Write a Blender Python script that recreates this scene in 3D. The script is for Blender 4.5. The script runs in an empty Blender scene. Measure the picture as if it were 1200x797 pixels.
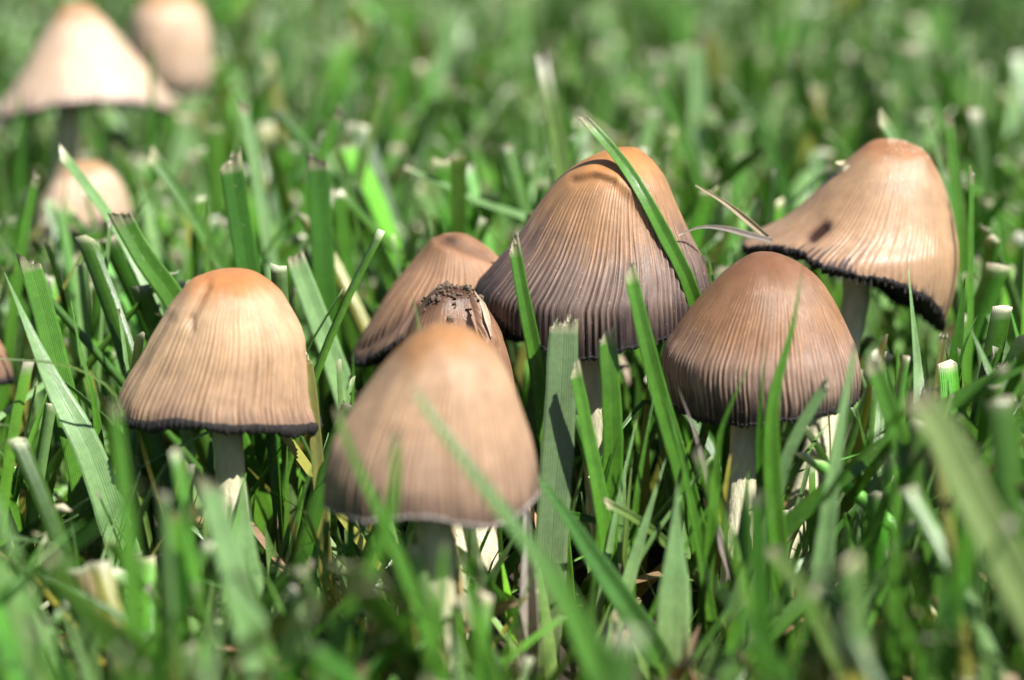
import bpy, math, random
import numpy as np

# ---------------------------------------------------------------- camera, sky, sun, exposure
CM = 0.01                                   # everything below is worked out in centimetres
PITCH = math.radians(14.0)
CAM_H = 10.5
LENS = 75.0
FW = 36.0 / LENS                            # view width per unit of depth
FOCUS = 28.7
SUN_EL, SUN_AZ = 55.0, 52.0                 # azimuth: degrees from -Y (camera side) towards +X
sc = bpy.context.scene
cam_d = bpy.data.cameras.new("camera")
cam = bpy.data.objects.new("camera", cam_d)
sc.collection.objects.link(cam)
cam.location = (0, 0, CAM_H * CM)
cam.rotation_euler = (math.radians(90) - PITCH, 0, 0)
cam_d.lens = LENS
cam_d.sensor_width = 36.0
cam_d.clip_start = 0.005
cam_d.clip_end = 2000
cam_d.dof.use_dof = True
cam_d.dof.focus_distance = FOCUS * CM
cam_d.dof.aperture_fstop = 10.5
cam_d.dof.aperture_blades = 7
sc.camera = cam

sd = np.array([math.sin(math.radians(SUN_AZ)) * math.cos(math.radians(SUN_EL)),
               -math.cos(math.radians(SUN_AZ)) * math.cos(math.radians(SUN_EL)),
               math.sin(math.radians(SUN_EL))])
world = bpy.data.worlds.new("World")
sc.world = world
world.use_nodes = True
wn = world.node_tree.nodes
sky = wn.new('ShaderNodeTexSky')
sky.sky_type = 'NISHITA'
sky.sun_disc = False
sky.sun_elevation = math.radians(SUN_EL)
sky.sun_rotation = math.atan2(sd[0], sd[1])
wn['Background'].inputs['Strength'].default_value = 0.05
world.node_tree.links.new(sky.outputs[0], wn['Background'].inputs['Color'])
sun_d = bpy.data.lights.new("sun", 'SUN')
sun_d.energy = 5.0
sun_d.angle = math.radians(0.53)
sun_d.color = (1.0, 0.97, 0.92)
sun = bpy.data.objects.new("sun", sun_d)
sc.collection.objects.link(sun)
from mathutils import Vector
sun.rotation_euler = Vector(sd).to_track_quat('Z', 'Y').to_euler()
sun.location = (0.5, -0.5, 2)
sc.view_settings.view_transform = 'Standard'
sc.view_settings.look = 'None'
sc.view_settings.gamma = 1.0
sc.view_settings.exposure = 0.86

# ---------------------------------------------------------------- helpers
rng = np.random.default_rng(7)
random.seed(7)
COL = sc.collection
FWD = np.array([0, math.cos(PITCH), -math.sin(PITCH)])
UPV = np.array([0, math.sin(PITCH), math.cos(PITCH)])
CAMP = np.array([0, 0, CAM_H])
sp, cp = math.sin(PITCH), math.cos(PITCH)


def at(px, py, d):
    """the point at depth d (cm) that the photograph shows at (px, py)"""
    k = FW * d / 1200.0
    return CAMP + d * FWD + np.array([(px - 600) * k, 0, 0]) + (398.5 - py) * k * UPV


def proj(P):
    P = np.asarray(P, float)
    q = P - CAMP
    d = q @ FWD
    s = 1200.0 / (FW * np.maximum(d, 1e-3))
    return 600 + q[..., 0] * s, 398.5 - (q @ UPV) * s, d


def smooth(a, b, x):
    t = np.clip((x - a) / (b - a), 0, 1)
    return t * t * (3 - 2 * t)


def pchip(x, y, q):
    x = np.asarray(x, float); y = np.asarray(y, float); q = np.clip(q, x[0], x[-1])
    h = np.diff(x); dl = np.diff(y) / h
    m = np.zeros_like(y)
    m[1:-1] = np.where(dl[:-1] * dl[1:] > 0, 2 * dl[:-1] * dl[1:] / np.where(np.abs(dl[:-1] + dl[1:]) < 1e-12, 1, dl[:-1] + dl[1:]), 0)
    m[0] = dl[0]; m[-1] = dl[-1]
    i = np.clip(np.searchsorted(x, q, side='right') - 1, 0, len(x) - 2)
    t = (q - x[i]) / h[i]
    return ((2*t**3 - 3*t**2 + 1) * y[i] + (t**3 - 2*t**2 + t) * h[i] * m[i]
            + (-2*t**3 + 3*t**2) * y[i+1] + (t**3 - t**2) * h[i] * m[i+1])


def spline(P, n):
    """centripetal-like smooth path through the points, n samples evenly by length"""
    P = np.asarray(P, float)
    s = np.r_[0, np.cumsum(np.linalg.norm(np.diff(P, axis=0), axis=1))]
    if len(P) == 2:
        q = np.linspace(0, 1, n)[:, None]
        return P[0] * (1 - q) + P[1] * q
    q = np.linspace(0, s[-1], n)
    m = np.gradient(P, s, axis=0)
    i = np.clip(np.searchsorted(s, q, side='right') - 1, 0, len(s) - 2)
    h = (s[i+1] - s[i])[:, None]; t = ((q - s[i]) / (s[i+1] - s[i]))[:, None]
    return ((2*t**3 - 3*t**2 + 1) * P[i] + (t**3 - 2*t**2 + t) * h * m[i]
            + (-2*t**3 + 3*t**2) * P[i+1] + (t**3 - t**2) * h * m[i+1])


def ring_noise(theta, freqs, seed, falloff=1.0):
    r = np.random.default_rng(seed)
    out = np.zeros_like(theta)
    for f in freqs:
        out += r.uniform(0.5, 1) * np.sin(f * theta + r.uniform(0, 6.28)) / f ** falloff
    return out


def mesh_obj(name, V, F, mat, base=(0, 0, 0), parent=None, smooth_shade=True, attrs=None, vec=None, col=None, uv=None):
    """V in world centimetres -> one mesh object whose origin is at base"""
    V = (np.asarray(V, float) - np.asarray(base, float)) * CM
    F = np.asarray(F, dtype=np.int32)
    me = bpy.data.meshes.new(name)
    k = F.shape[1]
    me.vertices.add(len(V)); me.vertices.foreach_set('co', V.ravel())
    me.loops.add(F.size); me.loops.foreach_set('vertex_index', F.ravel())
    me.polygons.add(len(F))
    me.polygons.foreach_set('loop_start', np.arange(0, F.size, k, dtype=np.int32))
    me.polygons.foreach_set('loop_total', np.full(len(F), k, dtype=np.int32))
    me.polygons.foreach_set('use_smooth', np.full(len(F), bool(smooth_shade)))
    for an, av in (attrs or {}).items():
        a = me.attributes.new(an, 'FLOAT', 'POINT'); a.data.foreach_set('value', np.asarray(av, np.float32).ravel())
    for an, av in (vec or {}).items():
        a = me.attributes.new(an, 'FLOAT_VECTOR', 'POINT'); a.data.foreach_set('vector', np.asarray(av, np.float32).ravel())
    if col is not None:
        a = me.attributes.new('col', 'FLOAT_COLOR', 'POINT')
        c4 = np.ones((len(V), 4), np.float32); c4[:, :3] = col
        a.data.foreach_set('color', c4.ravel())
    me.materials.append(mat)
    me.update(calc_edges=True)
    me.validate(verbose=False)
    o = bpy.data.objects.new(name, me)
    COL.objects.link(o)
    if parent is None:
        o.location = np.asarray(base) * CM
    else:
        o.parent = parent
    return o


def tag(o, label=None, cat=None, group=None, kind=None):
    if label: o['label'] = label
    if cat: o['category'] = cat
    if group: o['group'] = group
    if kind: o['kind'] = kind
    return o


def empty(name, base):
    o = bpy.data.objects.new(name, None)
    COL.objects.link(o)
    o.empty_display_size = 0.005
    o.location = np.asarray(base) * CM
    return o


def grid_faces(nr, nc, wrap=False):
    i, j = np.meshgrid(np.arange(nr - 1), np.arange(nc if wrap else nc - 1), indexing='ij')
    j2 = (j + 1) % nc
    return np.stack([i*nc + j, i*nc + j2, (i+1)*nc + j2, (i+1)*nc + j], -1).reshape(-1, 4)


# ---------------------------------------------------------------- materials
class NT:
    def __init__(self, name):
        self.m = bpy.data.materials.new(name); self.m.use_nodes = True
        self.t = self.m.node_tree; self.t.nodes.clear()
        self.out = self.t.nodes.new('ShaderNodeOutputMaterial')
    def n(self, typ, **kw):
        x = self.t.nodes.new(typ)
        for k, v in kw.items():
            if k.startswith('_'): setattr(x, k[1:], v)
        for k, v in kw.items():
            if not k.startswith('_'):
                key = int(k[1:]) if k[0] == 'i' and k[1:].isdigit() else k.replace('__', ' ')
                if isinstance(v, bpy.types.NodeSocket): self.t.links.new(v, x.inputs[key])
                else: x.inputs[key].default_value = v
        return x
    def attr(self, name):
        return self.n('ShaderNodeAttribute', _attribute_name=name)
    def mth(self, op, a, b=0.0, clamp=False):
        return self.n('ShaderNodeMath', _operation=op, _use_clamp=clamp, i0=a, i1=b).outputs[0]
    def ramp(self, fac, stops, interp='LINEAR'):
        r = self.n('ShaderNodeValToRGB', Fac=fac)
        r.color_ramp.interpolation = interp
        e = r.color_ramp.elements
        while len(e) < len(stops): e.new(0.5)
        for el, (p, c) in zip(e, stops):
            el.position = p; el.color = (*c, 1) if len(c) == 3 else c
        return r.outputs[0]
    def mix(self, fac, a, b, blend='MIX'):
        x = self.t.nodes.new('ShaderNodeMix'); x.data_type = 'RGBA'; x.blend_type = blend
        for s, v in ((x.inputs[0], fac), (x.inputs[6], a), (x.inputs[7], b)):
            if isinstance(v, bpy.types.NodeSocket): self.t.links.new(v, s)
            else: s.default_value = v if not isinstance(v, tuple) or len(v) == 4 else (*v, 1)
        return x.outputs[2]
    def noise(self, vec, scale, detail=3, rough=0.55):
        return self.n('ShaderNodeTexNoise', Vector=vec, Scale=scale, Detail=detail, Roughness=rough).outputs[0]
    def bump(self, h, strength, dist, normal=None):
        b = self.n('ShaderNodeBump', Height=h, Strength=strength, Distance=dist)
        if normal is not None: self.t.links.new(normal, b.inputs['Normal'])
        return b.outputs[0]
    def done(self, shader):
        self.t.links.new(shader, self.out.inputs['Surface']); return self.m


def grass_material(name, transl=0.17, rough=0.30):
    a = NT(name)
    col = a.attr('col').outputs['Color']
    u = a.attr('u').outputs['Fac']                       # -1..1 across the blade
    obj = a.n('ShaderNodeTexCoord').outputs['Object']
    bl = a.noise(obj, 260.0, 3)                          # mottling a few mm across
    fine = a.noise(obj, 1500.0, 2)
    f1 = a.mth('MULTIPLY_ADD', bl, 0.7); f1.node.inputs[2].default_value = 0.65
    vein = a.mth('SINE', a.mth('MULTIPLY', u, 40.0))
    f2 = a.mth('MULTIPLY_ADD', vein, 0.13); f2.node.inputs[2].default_value = 1.0
    f3 = a.mth('MULTIPLY_ADD', fine, 0.5); f3.node.inputs[2].default_value = 0.75
    f = a.mth('MULTIPLY', a.mth('MULTIPLY', f1, f2), f3)
    c = a.mix(1.0, col, a.n('ShaderNodeCombineColor', Red=f, Green=f, Blue=f).outputs[0], 'MULTIPLY')
    spk = a.ramp(a.noise(obj, 900.0, 1), [(0.0, (0, 0, 0)), (0.74, (0, 0, 0)), (0.80, (1, 1, 1))])
    c = a.mix(a.mth('MULTIPLY', spk, 0.35), c, (0.32, 0.36, 0.2))
    mid = a.mth('SUBTRACT', 1.0, a.mth('MULTIPLY', a.mth('ABSOLUTE', u), 9.0, True), True)
    h = a.mth('ADD', a.mth('MULTIPLY', vein, 0.5), a.mth('MULTIPLY', mid, -1.2))
    nrm = a.bump(h, 0.38, 0.00010)
    nrm = a.bump(fine, 0.25, 0.0001, nrm)
    p = a.n('ShaderNodeBsdfPrincipled', Base__Color=c, Roughness=rough, Normal=nrm)
    p.inputs['IOR'].default_value = 1.5
    p.inputs['Specular IOR Level'].default_value = 0.6
    tc = a.mix(1.0, c, (1.25, 1.35, 0.55, 1), 'MULTIPLY')
    tr = a.n('ShaderNodeBsdfTranslucent', Color=tc, Normal=nrm)
    ms = a.n('ShaderNodeMixShader', Fac=transl, i1=p.outputs[0], i2=tr.outputs[0])
    return a.done(ms.outputs[0])


def cap_material(name, apex, mid, low, rim, dark_from, stripe=0.5, gloss=0.42, ridge=1.3):
    a = NT(name)
    v = a.attr('v').outputs['Fac']
    st = a.attr('stri').outputs['Vector']
    pl = a.attr('pleat').outputs['Fac']
    spot = a.attr('spot').outputs['Fac']
    obj = a.n('ShaderNodeTexCoord').outputs['Object']
    n_big = a.noise(obj, 110.0, 4)
    n_str = a.noise(st, 5.0, 3)
    n_st2 = a.noise(st, 16.0, 2)
    n_fine = a.noise(obj, 2200.0, 2)
    vv = a.mth('ADD', v, a.mth('MULTIPLY', a.mth('SUBTRACT', n_big, 0.5), 0.22))
    vv = a.mth('ADD', vv, a.mth('MULTIPLY', a.mth('SUBTRACT', n_str, 0.5), 0.30))
    base = a.ramp(vv, [(0.0, apex), (0.16, apex), (0.42, mid), (dark_from, mid), (min(dark_from + 0.3, 0.97), low), (1.0, rim)], 'EASE')
    # streaks: pale ridges, darker flesh between them, stronger towards the margin
    k = a.mth('MULTIPLY', a.n('ShaderNodeMapRange', Value=v, i1=0.12, i2=0.65).outputs[0], stripe)
    s = a.mth('ADD', a.mth('MULTIPLY', pl, 0.5), a.mth('MULTIPLY', a.mth('SUBTRACT', n_st2, 0.5), 2.6))
    pale = a.mix(1.0, base, (ridge, ridge, ridge * 1.02, 1), 'MULTIPLY')
    dark = a.mix(1.0, base, (0.52, 0.46, 0.45, 1), 'MULTIPLY')
    sc_ = a.n('ShaderNodeMapRange', Value=s, i1=-0.8, i2=0.8).outputs[0]
    c = a.mix(k, base, a.mix(sc_, dark, pale))
    mot = a.noise(obj, 300.0, 6, 0.68)
    mm = a.mth('MULTIPLY_ADD', mot, 1.0); mm.node.inputs[2].default_value = 0.5
    c = a.mix(1.0, c, a.n('ShaderNodeCombineColor', Red=mm, Green=mm, Blue=mm).outputs[0], 'MULTIPLY')
    gr = a.ramp(a.noise(obj, 1300.0, 1), [(0.0, (0, 0, 0)), (0.70, (0, 0, 0)), (0.76, (1, 1, 1))])
    c = a.mix(a.mth('MULTIPLY', gr, 0.22), c, (0.6, 0.45, 0.32))
    c = a.mix(a.mth('MINIMUM', spot, 1.0), c, (0.045, 0.02, 0.012))
    h = a.mth('ADD', a.mth('MULTIPLY', n_st2, 1.0), a.mth('MULTIPLY', n_fine, 0.35))
    nrm = a.bump(h, 0.4, 0.0002)
    p = a.n('ShaderNodeBsdfPrincipled', Base__Color=c, Roughness=gloss, Normal=nrm)
    p.inputs['Subsurface Weight'].default_value = 0.22
    p.inputs['Subsurface Radius'].default_value = (1.0, 0.45, 0.2)
    p.inputs['Subsurface Scale'].default_value = 0.0012
    p.inputs['IOR'].default_value = 1.42
    return a.done(p.outputs[0])


def plain_material(name, c1, c2, scale, rough=0.7, bump=0.4, bdist=0.0003, stretch=None, transl=0.0):
    a = NT(name)
    obj = a.n('ShaderNodeTexCoord').outputs['Object']
    if stretch:
        obj = a.n('ShaderNodeMapping', Vector=obj, Scale=stretch).outputs[0]
    n1 = a.noise(obj, scale, 5, 0.62)
    c = a.ramp(n1, [(0.25, c1), (0.72, c2)])
    n2 = a.noise(obj, scale * 5, 3)
    p = a.n('ShaderNodeBsdfPrincipled', Base__Color=c, Roughness=rough, Normal=a.bump(a.mth('ADD', n1, n2), bump, bdist))
    return a.done(p.outputs[0])


M_GRASS = grass_material('grass_leaf')
M_DRY = grass_material('dry_leaf', 0.2, 0.6)
M_STEM = plain_material('stem_flesh', (0.36, 0.33, 0.18), (0.72, 0.68, 0.46), 420, 0.6, 0.7, 0.0004, (1, 1, 0.10))
M_INK = plain_material('inky_margin', (0.003, 0.0025, 0.0025), (0.022, 0.017, 0.016), 900, 0.72, 0.8, 0.0004)
M_PALE_EDGE = plain_material('pale_margin', (0.08, 0.06, 0.055), (0.42, 0.36, 0.32), 500, 0.6, 0.6, 0.0003)
M_GILL = plain_material('gill_flesh', (0.012, 0.010, 0.010), (0.06, 0.047, 0.042), 500, 0.7, 0.4)
M_CRUMB = plain_material('soil_crumb', (0.03, 0.02, 0.013), (0.20, 0.14, 0.095), 700, 0.95, 0.6)
M_GRAIN = plain_material('veil_grain', (0.5, 0.36, 0.24), (0.75, 0.6, 0.45), 900, 0.6)
M_TORN = plain_material('torn_fibre', (0.42, 0.38, 0.22), (0.82, 0.78, 0.62), 900, 0.7, 0.5)


def soil_material():
    a = NT('lawn_soil')
    obj = a.n('ShaderNodeTexCoord').outputs['Object']
    n1 = a.noise(obj, 60.0, 8, 0.65); n2 = a.noise(obj, 420.0, 4)
    near = a.ramp(n1, [(0.3, (0.012, 0.008, 0.005)), (0.7, (0.05, 0.034, 0.02))])
    far = a.ramp(n1, [(0.3, (0.022, 0.06, 0.012)), (0.7, (0.06, 0.14, 0.03))])
    sep = a.n('ShaderNodeSeparateXYZ', Vector=obj)
    r = a.n('ShaderNodeVectorMath', _operation='LENGTH', i0=obj).outputs['Value']
    c = a.mix(a.n('ShaderNodeMapRange', Value=r, i1=2.6, i2=3.6).outputs[0], near, far)
    p = a.n('ShaderNodeBsdfPrincipled', Base__Color=c, Roughness=0.95,
            Normal=a.bump(a.mth('ADD', n1, a.mth('MULTIPLY', n2, 0.4)), 0.8, 0.003))
    return a.done(p.outputs[0])


# ---------------------------------------------------------------- the ground: one sheet out to the horizon
def ground():
    e = np.r_[-60000, -12000, -3000, -900, -400, -200, -120, np.linspace(-70, 70, 141), 120, 200, 400, 900, 3000, 12000, 60000]
    ey = np.r_[-60000, -12000, -3000, -900, -200, -60, -20, np.linspace(0, 110, 111), 140, 200, 300, 500, 900, 3000, 12000, 60000]
    X, Y = np.meshgrid(e, ey)
    Z = 0.12 * np.sin(X * 0.9 + 1.3 * np.sin(Y * 0.7)) * np.sin(Y * 1.1 + X * 0.3) + rng.uniform(-0.12, 0.12, X.shape) - 0.1
    Z = np.where((np.abs(X) > 75) | (Y > 115) | (Y < -2), -0.1, Z)
    V = np.stack([X, Y, Z], -1).reshape(-1, 3)
    o = mesh_obj('ground', V, grid_faces(len(ey), len(e)), soil_material())
    return tag(o, kind='structure')


ground()

# ---------------------------------------------------------------- mushrooms
CAPS = []            # silhouettes, kept so that lawn blades grow round the mushrooms, not through them
STEMS = []


def dist_polyline(px, py, pts):
    best = np.full(px.shape, 1e9); side = np.zeros(px.shape); along = np.zeros(px.shape)
    ns = len(pts) - 1; qi = 0
    for (x0, y0), (x1, y1) in zip(pts[:-1], pts[1:]):
        dx, dy = x1 - x0, y1 - y0
        t = np.clip(((px - x0) * dx + (py - y0) * dy) / (dx*dx + dy*dy), 0, 1)
        d = np.hypot(px - x0 - t*dx, py - y0 - t*dy)
        s = np.sign(dx * (py - y0) - dy * (px - x0))
        m = d < best
        best = np.where(m, d, best); side = np.where(m, s, side); along = np.where(m, (qi + t) / ns, along)
        qi += 1
    win = smooth(-0.02, 0.3, along) * smooth(1.02, 0.75, along) if ns > 2 else np.ones(px.shape)
    return best, side * (1 + 0 * win), win


def mushroom(label, d, prof, rim, stem, stem_px, mat, seed=0, npl=84, pleat=0.02, lump=0.03, nth=760, nt=60,
             margin=(0.035, 0.05), margin_out=0.0, features=(), gill_drop=0.06, jag=0.03, gills=True, mrough=1.0, mmat=None):
    prof = np.array(prof, float)
    s = 1200.0 / (FW * d)
    yref = prof[0, 0]; xref = (prof[-1, 1] + prof[-1, 2]) / 2
    A0 = at(xref, yref, d)
    prof = np.vstack([[yref - 0.6, prof[0, 1:].mean(), prof[0, 1:].mean()], prof])
    zz = (prof[:, 0] - prof[0, 0]) / (s * cp)                   # depth below the apex, cm
    w = np.sqrt(zz)
    Rr = (prof[:, 2] - prof[:, 1]) / 2 / s
    Cc = ((prof[:, 1] + prof[:, 2]) / 2 - xref) / s
    zt = (yref - prof[0, 0]) / (s * cp)
    R_of = lambda z: pchip(w, Rr, np.sqrt(np.maximum(zt - z, 0)))
    C_of = lambda z: pchip(w, Cc, np.sqrt(np.maximum(zt - z, 0)))
    th = np.linspace(0, 2*np.pi, nth, endpoint=False)
    rim = np.array(rim, float)
    zr = np.full(nth, (yref - rim[:, 1].mean()) / (s*cp))
    for _ in range(30):
        px = xref + s * (C_of(zr) + R_of(zr) * np.cos(th))
        py = np.interp(px, rim[:, 0], rim[:, 1])
        zf = ((yref - py) / s - R_of(zr) * np.minimum(np.sin(th), 0) * sp) / cp
        zr = 0.6 * zr + 0.4 * zf
    zR = zr[0]; zL = zr[nth // 2]
    back = np.sin(th) > 0
    zr = np.where(back, zR + (zL - zR) * (1 - np.cos(th)) / 2, zr)
    kk = np.hanning(15); kk /= kk.sum()
    zr = np.convolve(np.r_[zr[-7:], zr, zr[:7]], kk, 'valid')
    r0 = np.random.default_rng(seed + 50)
    zr = zr + jag * (ring_noise(th, [13, 23, 37, 61, 95, 140], seed + 1, 0.35)) * 0.5
    phase = npl * th + 2.2 * ring_noise(th, [3, 5, 8, 13, 21], seed + 2, 0.3)
    P = np.cos(phase) * (0.65 + 0.35 * ring_noise(th, [7, 17, 29], seed + 3, 0.1))
    t = np.linspace(0, 1, nt) ** 1.25
    T, TH = np.meshgrid(t, th, indexing='ij')
    Z = zt + (zr[None, :] - zt) * T ** 1.5
    R = R_of(Z); Cx = C_of(Z)
    amp = smooth(0.1, 0.85, T)
    lum = ring_noise(th, [2, 3, 4, 6, 9], seed + 4, 0.6)[None, :] * np.sin(T * 5 + ring_noise(th, [1, 2, 3], seed + 5)[None, :] * 1.5)
    pn = np.zeros_like(T)
    for f_, g_ in ((9, 3.0), (17, 5.5), (31, 4.0), (47, 9.0)):
        pn += np.sin(f_ * TH + r0.uniform(0, 6.28) + np.sin(g_ * T + r0.uniform(0, 6.28)) * 2.0)
    PL = np.cos(phase[None, :] + 0.9 * np.sin(T * 4.0 + 5 * TH)) * np.clip(0.75 + 0.28 * pn, 0.05, 1.5)
    dR = amp * pleat * PL + lump * lum * smooth(0.05, 0.5, T) * 0.6
    dR += margin_out * smooth(0.9, 1.0, T)
    X = A0[0] + Cx + (R + dR) * np.cos(TH)
    Y = A0[1] + (R + dR) * np.sin(TH)
    Zw = A0[2] + Z
    spot = np.zeros_like(T)
    # folds, dents and bruises of this cap
    ix, iy, _ = proj(np.stack([X, Y, Zw], -1))
    front = np.sin(TH) < 0.15
    for (pts, sig, a_out, a_side, dark) in features:
        dd, side, win = dist_polyline(ix, iy, pts)
        g = np.exp(-(dd / sig) ** 2) * front * win
        sh = np.where(side > 0, 1, 0) * np.exp(-(dd / (sig * 4)) ** 2) * (1 - np.exp(-(dd / sig) ** 2)) * front * win
        off = a_out * g + a_side * sh
        X += off * np.cos(TH); Y += off * np.sin(TH)
        Zw += off * 0.5
        spot += dark * g
    base_y = at(stem[-1][0], stem[-1][1], stem[-1][2])
    # the stem path, down into the soil
    sp_pts = [np.array([A0[0] + C_of(zr.mean()) * 0.8, A0[1], A0[2] + zt - 0.35])] + [at(*q) for q in stem]
    last, prev = sp_pts[-1], sp_pts[-2]
    dv = (last - prev) / np.linalg.norm(last - prev)
    k = (last[2] + 0.5) / max(-dv[2], 0.5)
    foot = last + dv * k; foot[2] = -0.5
    sp_pts.append(foot)
    base = np.array([foot[0], foot[1], 0.0])
    root = empty('mushroom', base)
    tag(root, label, 'mushroom', 'mushrooms in the lawn')
    V = np.stack([X, Y, Zw], -1).reshape(-1, 3)
    stri = np.stack([np.cos(TH) * 6, np.sin(TH) * 6, T * 0.55 + seed * 7], -1).reshape(-1, 3)
    # the outer skin turns over the margin and runs back inside (thickness of the flesh)
    rimX, rimY, rimZ = X[-1], Y[-1], Zw[-1]
    axx = A0[0] + C_of(zr); axy = A0[1]
    rows = [nt - 1, nt - 3, nt - 7, nt - 13, nt - 20, nt - 28, nt - 38, nt // 5]
    thk = [0.0, 0.05, 0.08, 0.10, 0.12, 0.13, 0.14, 0.15]
    inner = []
    for q_, tk in zip(rows, thk):
        cx_ = A0[0] + Cx[q_]
        rad_ = np.hypot(X[q_] - cx_, Y[q_] - axy)
        f = np.maximum(rad_ - tk, 0.05) / rad_
        inner.append(np.stack([cx_ + (X[q_] - cx_) * f, axy + (Y[q_] - axy) * f, Zw[q_] - tk * 0.8], -1))
    VI = np.stack(inner)
    cap = mesh_obj('cap', V, grid_faces(nt, nth, True)[:, ::-1], mat, base, root,
                   attrs={'v': T.ravel(), 'pleat': (PL * amp).ravel(), 'spot': spot.ravel()}, vec={'stri': stri})
    mesh_obj('cap_underside', VI.reshape(-1, 3), grid_faces(len(VI), nth, True)[:, ::-1], M_GILL, base, cap)
    # inky margin: an uneven dark bead along the edge
    nm = 8
    ang = np.linspace(0, 2*np.pi, nm, endpoint=False)
    rr = margin[0] * (1 + mrough * 0.45 * ring_noise(th, [5, 11, 19, 33, 57, 88, 130], seed + 9, 0.25) * 0.5)
    rv = margin[1] * (1 + mrough * 0.6 * ring_noise(th, [4, 9, 17, 41, 77, 120], seed + 10, 0.25) * 0.5)
    rr = np.maximum(rr, 0.01); rv = np.maximum(rv, 0.012)
    ca, sa = np.cos(ang)[:, None], np.sin(ang)[:, None]
    ex, ey = np.cos(th)[None, :], np.sin(th)[None, :]
    MX = rimX[None] + ex * (rr[None] * ca - 0.012); MY = rimY[None] + ey * (rr[None] * ca - 0.012)
    MZ = rimZ[None] - rv[None] * 0.55 + rv[None] * sa
    Vm = np.stack([MX, MY, MZ], -1)
    Fm = grid_faces(nm, nth, True)
    j = np.arange(nth); j2 = (j + 1) % nth
    Fm = np.vstack([Fm, np.stack([(nm-1)*nth + j, (nm-1)*nth + j2, j2, j], -1)])
    mesh_obj('margin', Vm.reshape(-1, 3), Fm, mmat or M_INK, base, cap)
    if gills:
        ng = 96
        gi = (np.arange(ng) * nth // ng)
        VG, FG = [], []
        for q, i_ in enumerate(gi):
            x_, y_, zu = VI[[0, 1, 2, 4, 6], i_, 0], VI[[0, 1, 2, 4, 6], i_, 1], VI[[0, 1, 2, 4, 6], i_, 2]
            zl = zu - np.array([gill_drop * r0.uniform(0.5, 1.4), 0.2, 0.3, 0.36, 0.2])
            zl = np.maximum(zl, rimZ[i_] - gill_drop * 1.3)
            # a gill has two faces a fraction of a millimetre apart
            tx, ty = -np.sin(th[i_]) * 0.012, np.cos(th[i_]) * 0.012
            o_ = len(VG) * 20
            VG.append(np.vstack([np.stack([x_ + tx, y_ + ty, zu], -1), np.stack([x_ + tx, y_ + ty, zl], -1),
                                 np.stack([x_ - tx, y_ - ty, zu], -1), np.stack([x_ - tx, y_ - ty, zl], -1)]))
            for e_ in range(4):
                FG += [[o_+e_, o_+e_+1, o_+5+e_+1, o_+5+e_], [o_+10+e_, o_+15+e_, o_+15+e_+1, o_+10+e_+1],
                       [o_+5+e_, o_+5+e_+1, o_+15+e_+1, o_+15+e_]]
            FG.append([o_, o_+5, o_+15, o_+10])
        g = mesh_obj('gills', np.vstack(VG), FG, M_GILL, base, cap, smooth_shade=False)
        g['kind'] = 'stuff'
    # stem
    sr = stem_px / 2 / s
    pth = spline(sp_pts, 40)
    na = 24
    an = np.linspace(0, 2*np.pi, na, endpoint=False)
    rad = sr * (0.88 + 0.16 * np.linspace(0, 1, 40) ** 2)
    wob = 1 + 0.05 * np.sin(an[None, :] * 3 + pth[:, 2:3] * 1.5) + 0.03 * rng.normal(size=(40, na))
    SX = pth[:, 0:1] + rad[:, None] * wob * np.cos(an)[None]
    SY = pth[:, 1:2] + rad[:, None] * wob * np.sin(an)[None]
    SZ = np.repeat(pth[:, 2:3], na, 1)
    mesh_obj('stem', np.stack([SX, SY, SZ], -1).reshape(-1, 3), grid_faces(40, na, True)[:, ::-1], M_STEM, base, root)
    CAPS.append(dict(d=d, prof=prof[1:], rim=rim, R=Rr.max(), c=np.array([A0[0], A0[1]]), zlo=A0[2] + zr.min(), zhi=A0[2] + zt, front='half buried' not in label))
    STEMS.append((pth, sr))
    surf = (np.stack([X, Y, Zw], -1), T, TH)
    return root, cap, surf, base


def lumps(name, pts, sizes, mat, base, parent, seed):
    """small irregular grains as one part"""
    r = np.random.default_rng(seed)
    ico = np.array([[0, 0, 1], [.894, 0, .447], [.276, .851, .447], [-.724, .526, .447], [-.724, -.526, .447], [.276, -.851, .447],
                    [.724, .526, -.447], [-.276, .851, -.447], [-.894, 0, -.447], [-.276, -.851, -.447], [.724, -.526, -.447], [0, 0, -1]])
    fc = np.array([[0,1,2],[0,2,3],[0,3,4],[0,4,5],[0,5,1],[1,6,2],[2,7,3],[3,8,4],[4,9,5],[5,10,1],[2,6,7],[3,7,8],[4,8,9],[5,9,10],[1,10,6],[11,7,6],[11,8,7],[11,9,8],[11,10,9],[11,6,10]])
    VV, FF = [], []
    for i, (p, sz) in enumerate(zip(pts, sizes)):
        VV.append(p + ico * sz * r.uniform(0.55, 1.25, (12, 1)) * r.uniform(0.7, 1.3, 3))
        FF.append(fc + 12 * i)
    o = mesh_obj(name, np.vstack(VV), np.vstack(FF), mat, base, parent, smooth_shade=False)
    o['kind'] = 'stuff'
    return o


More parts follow.
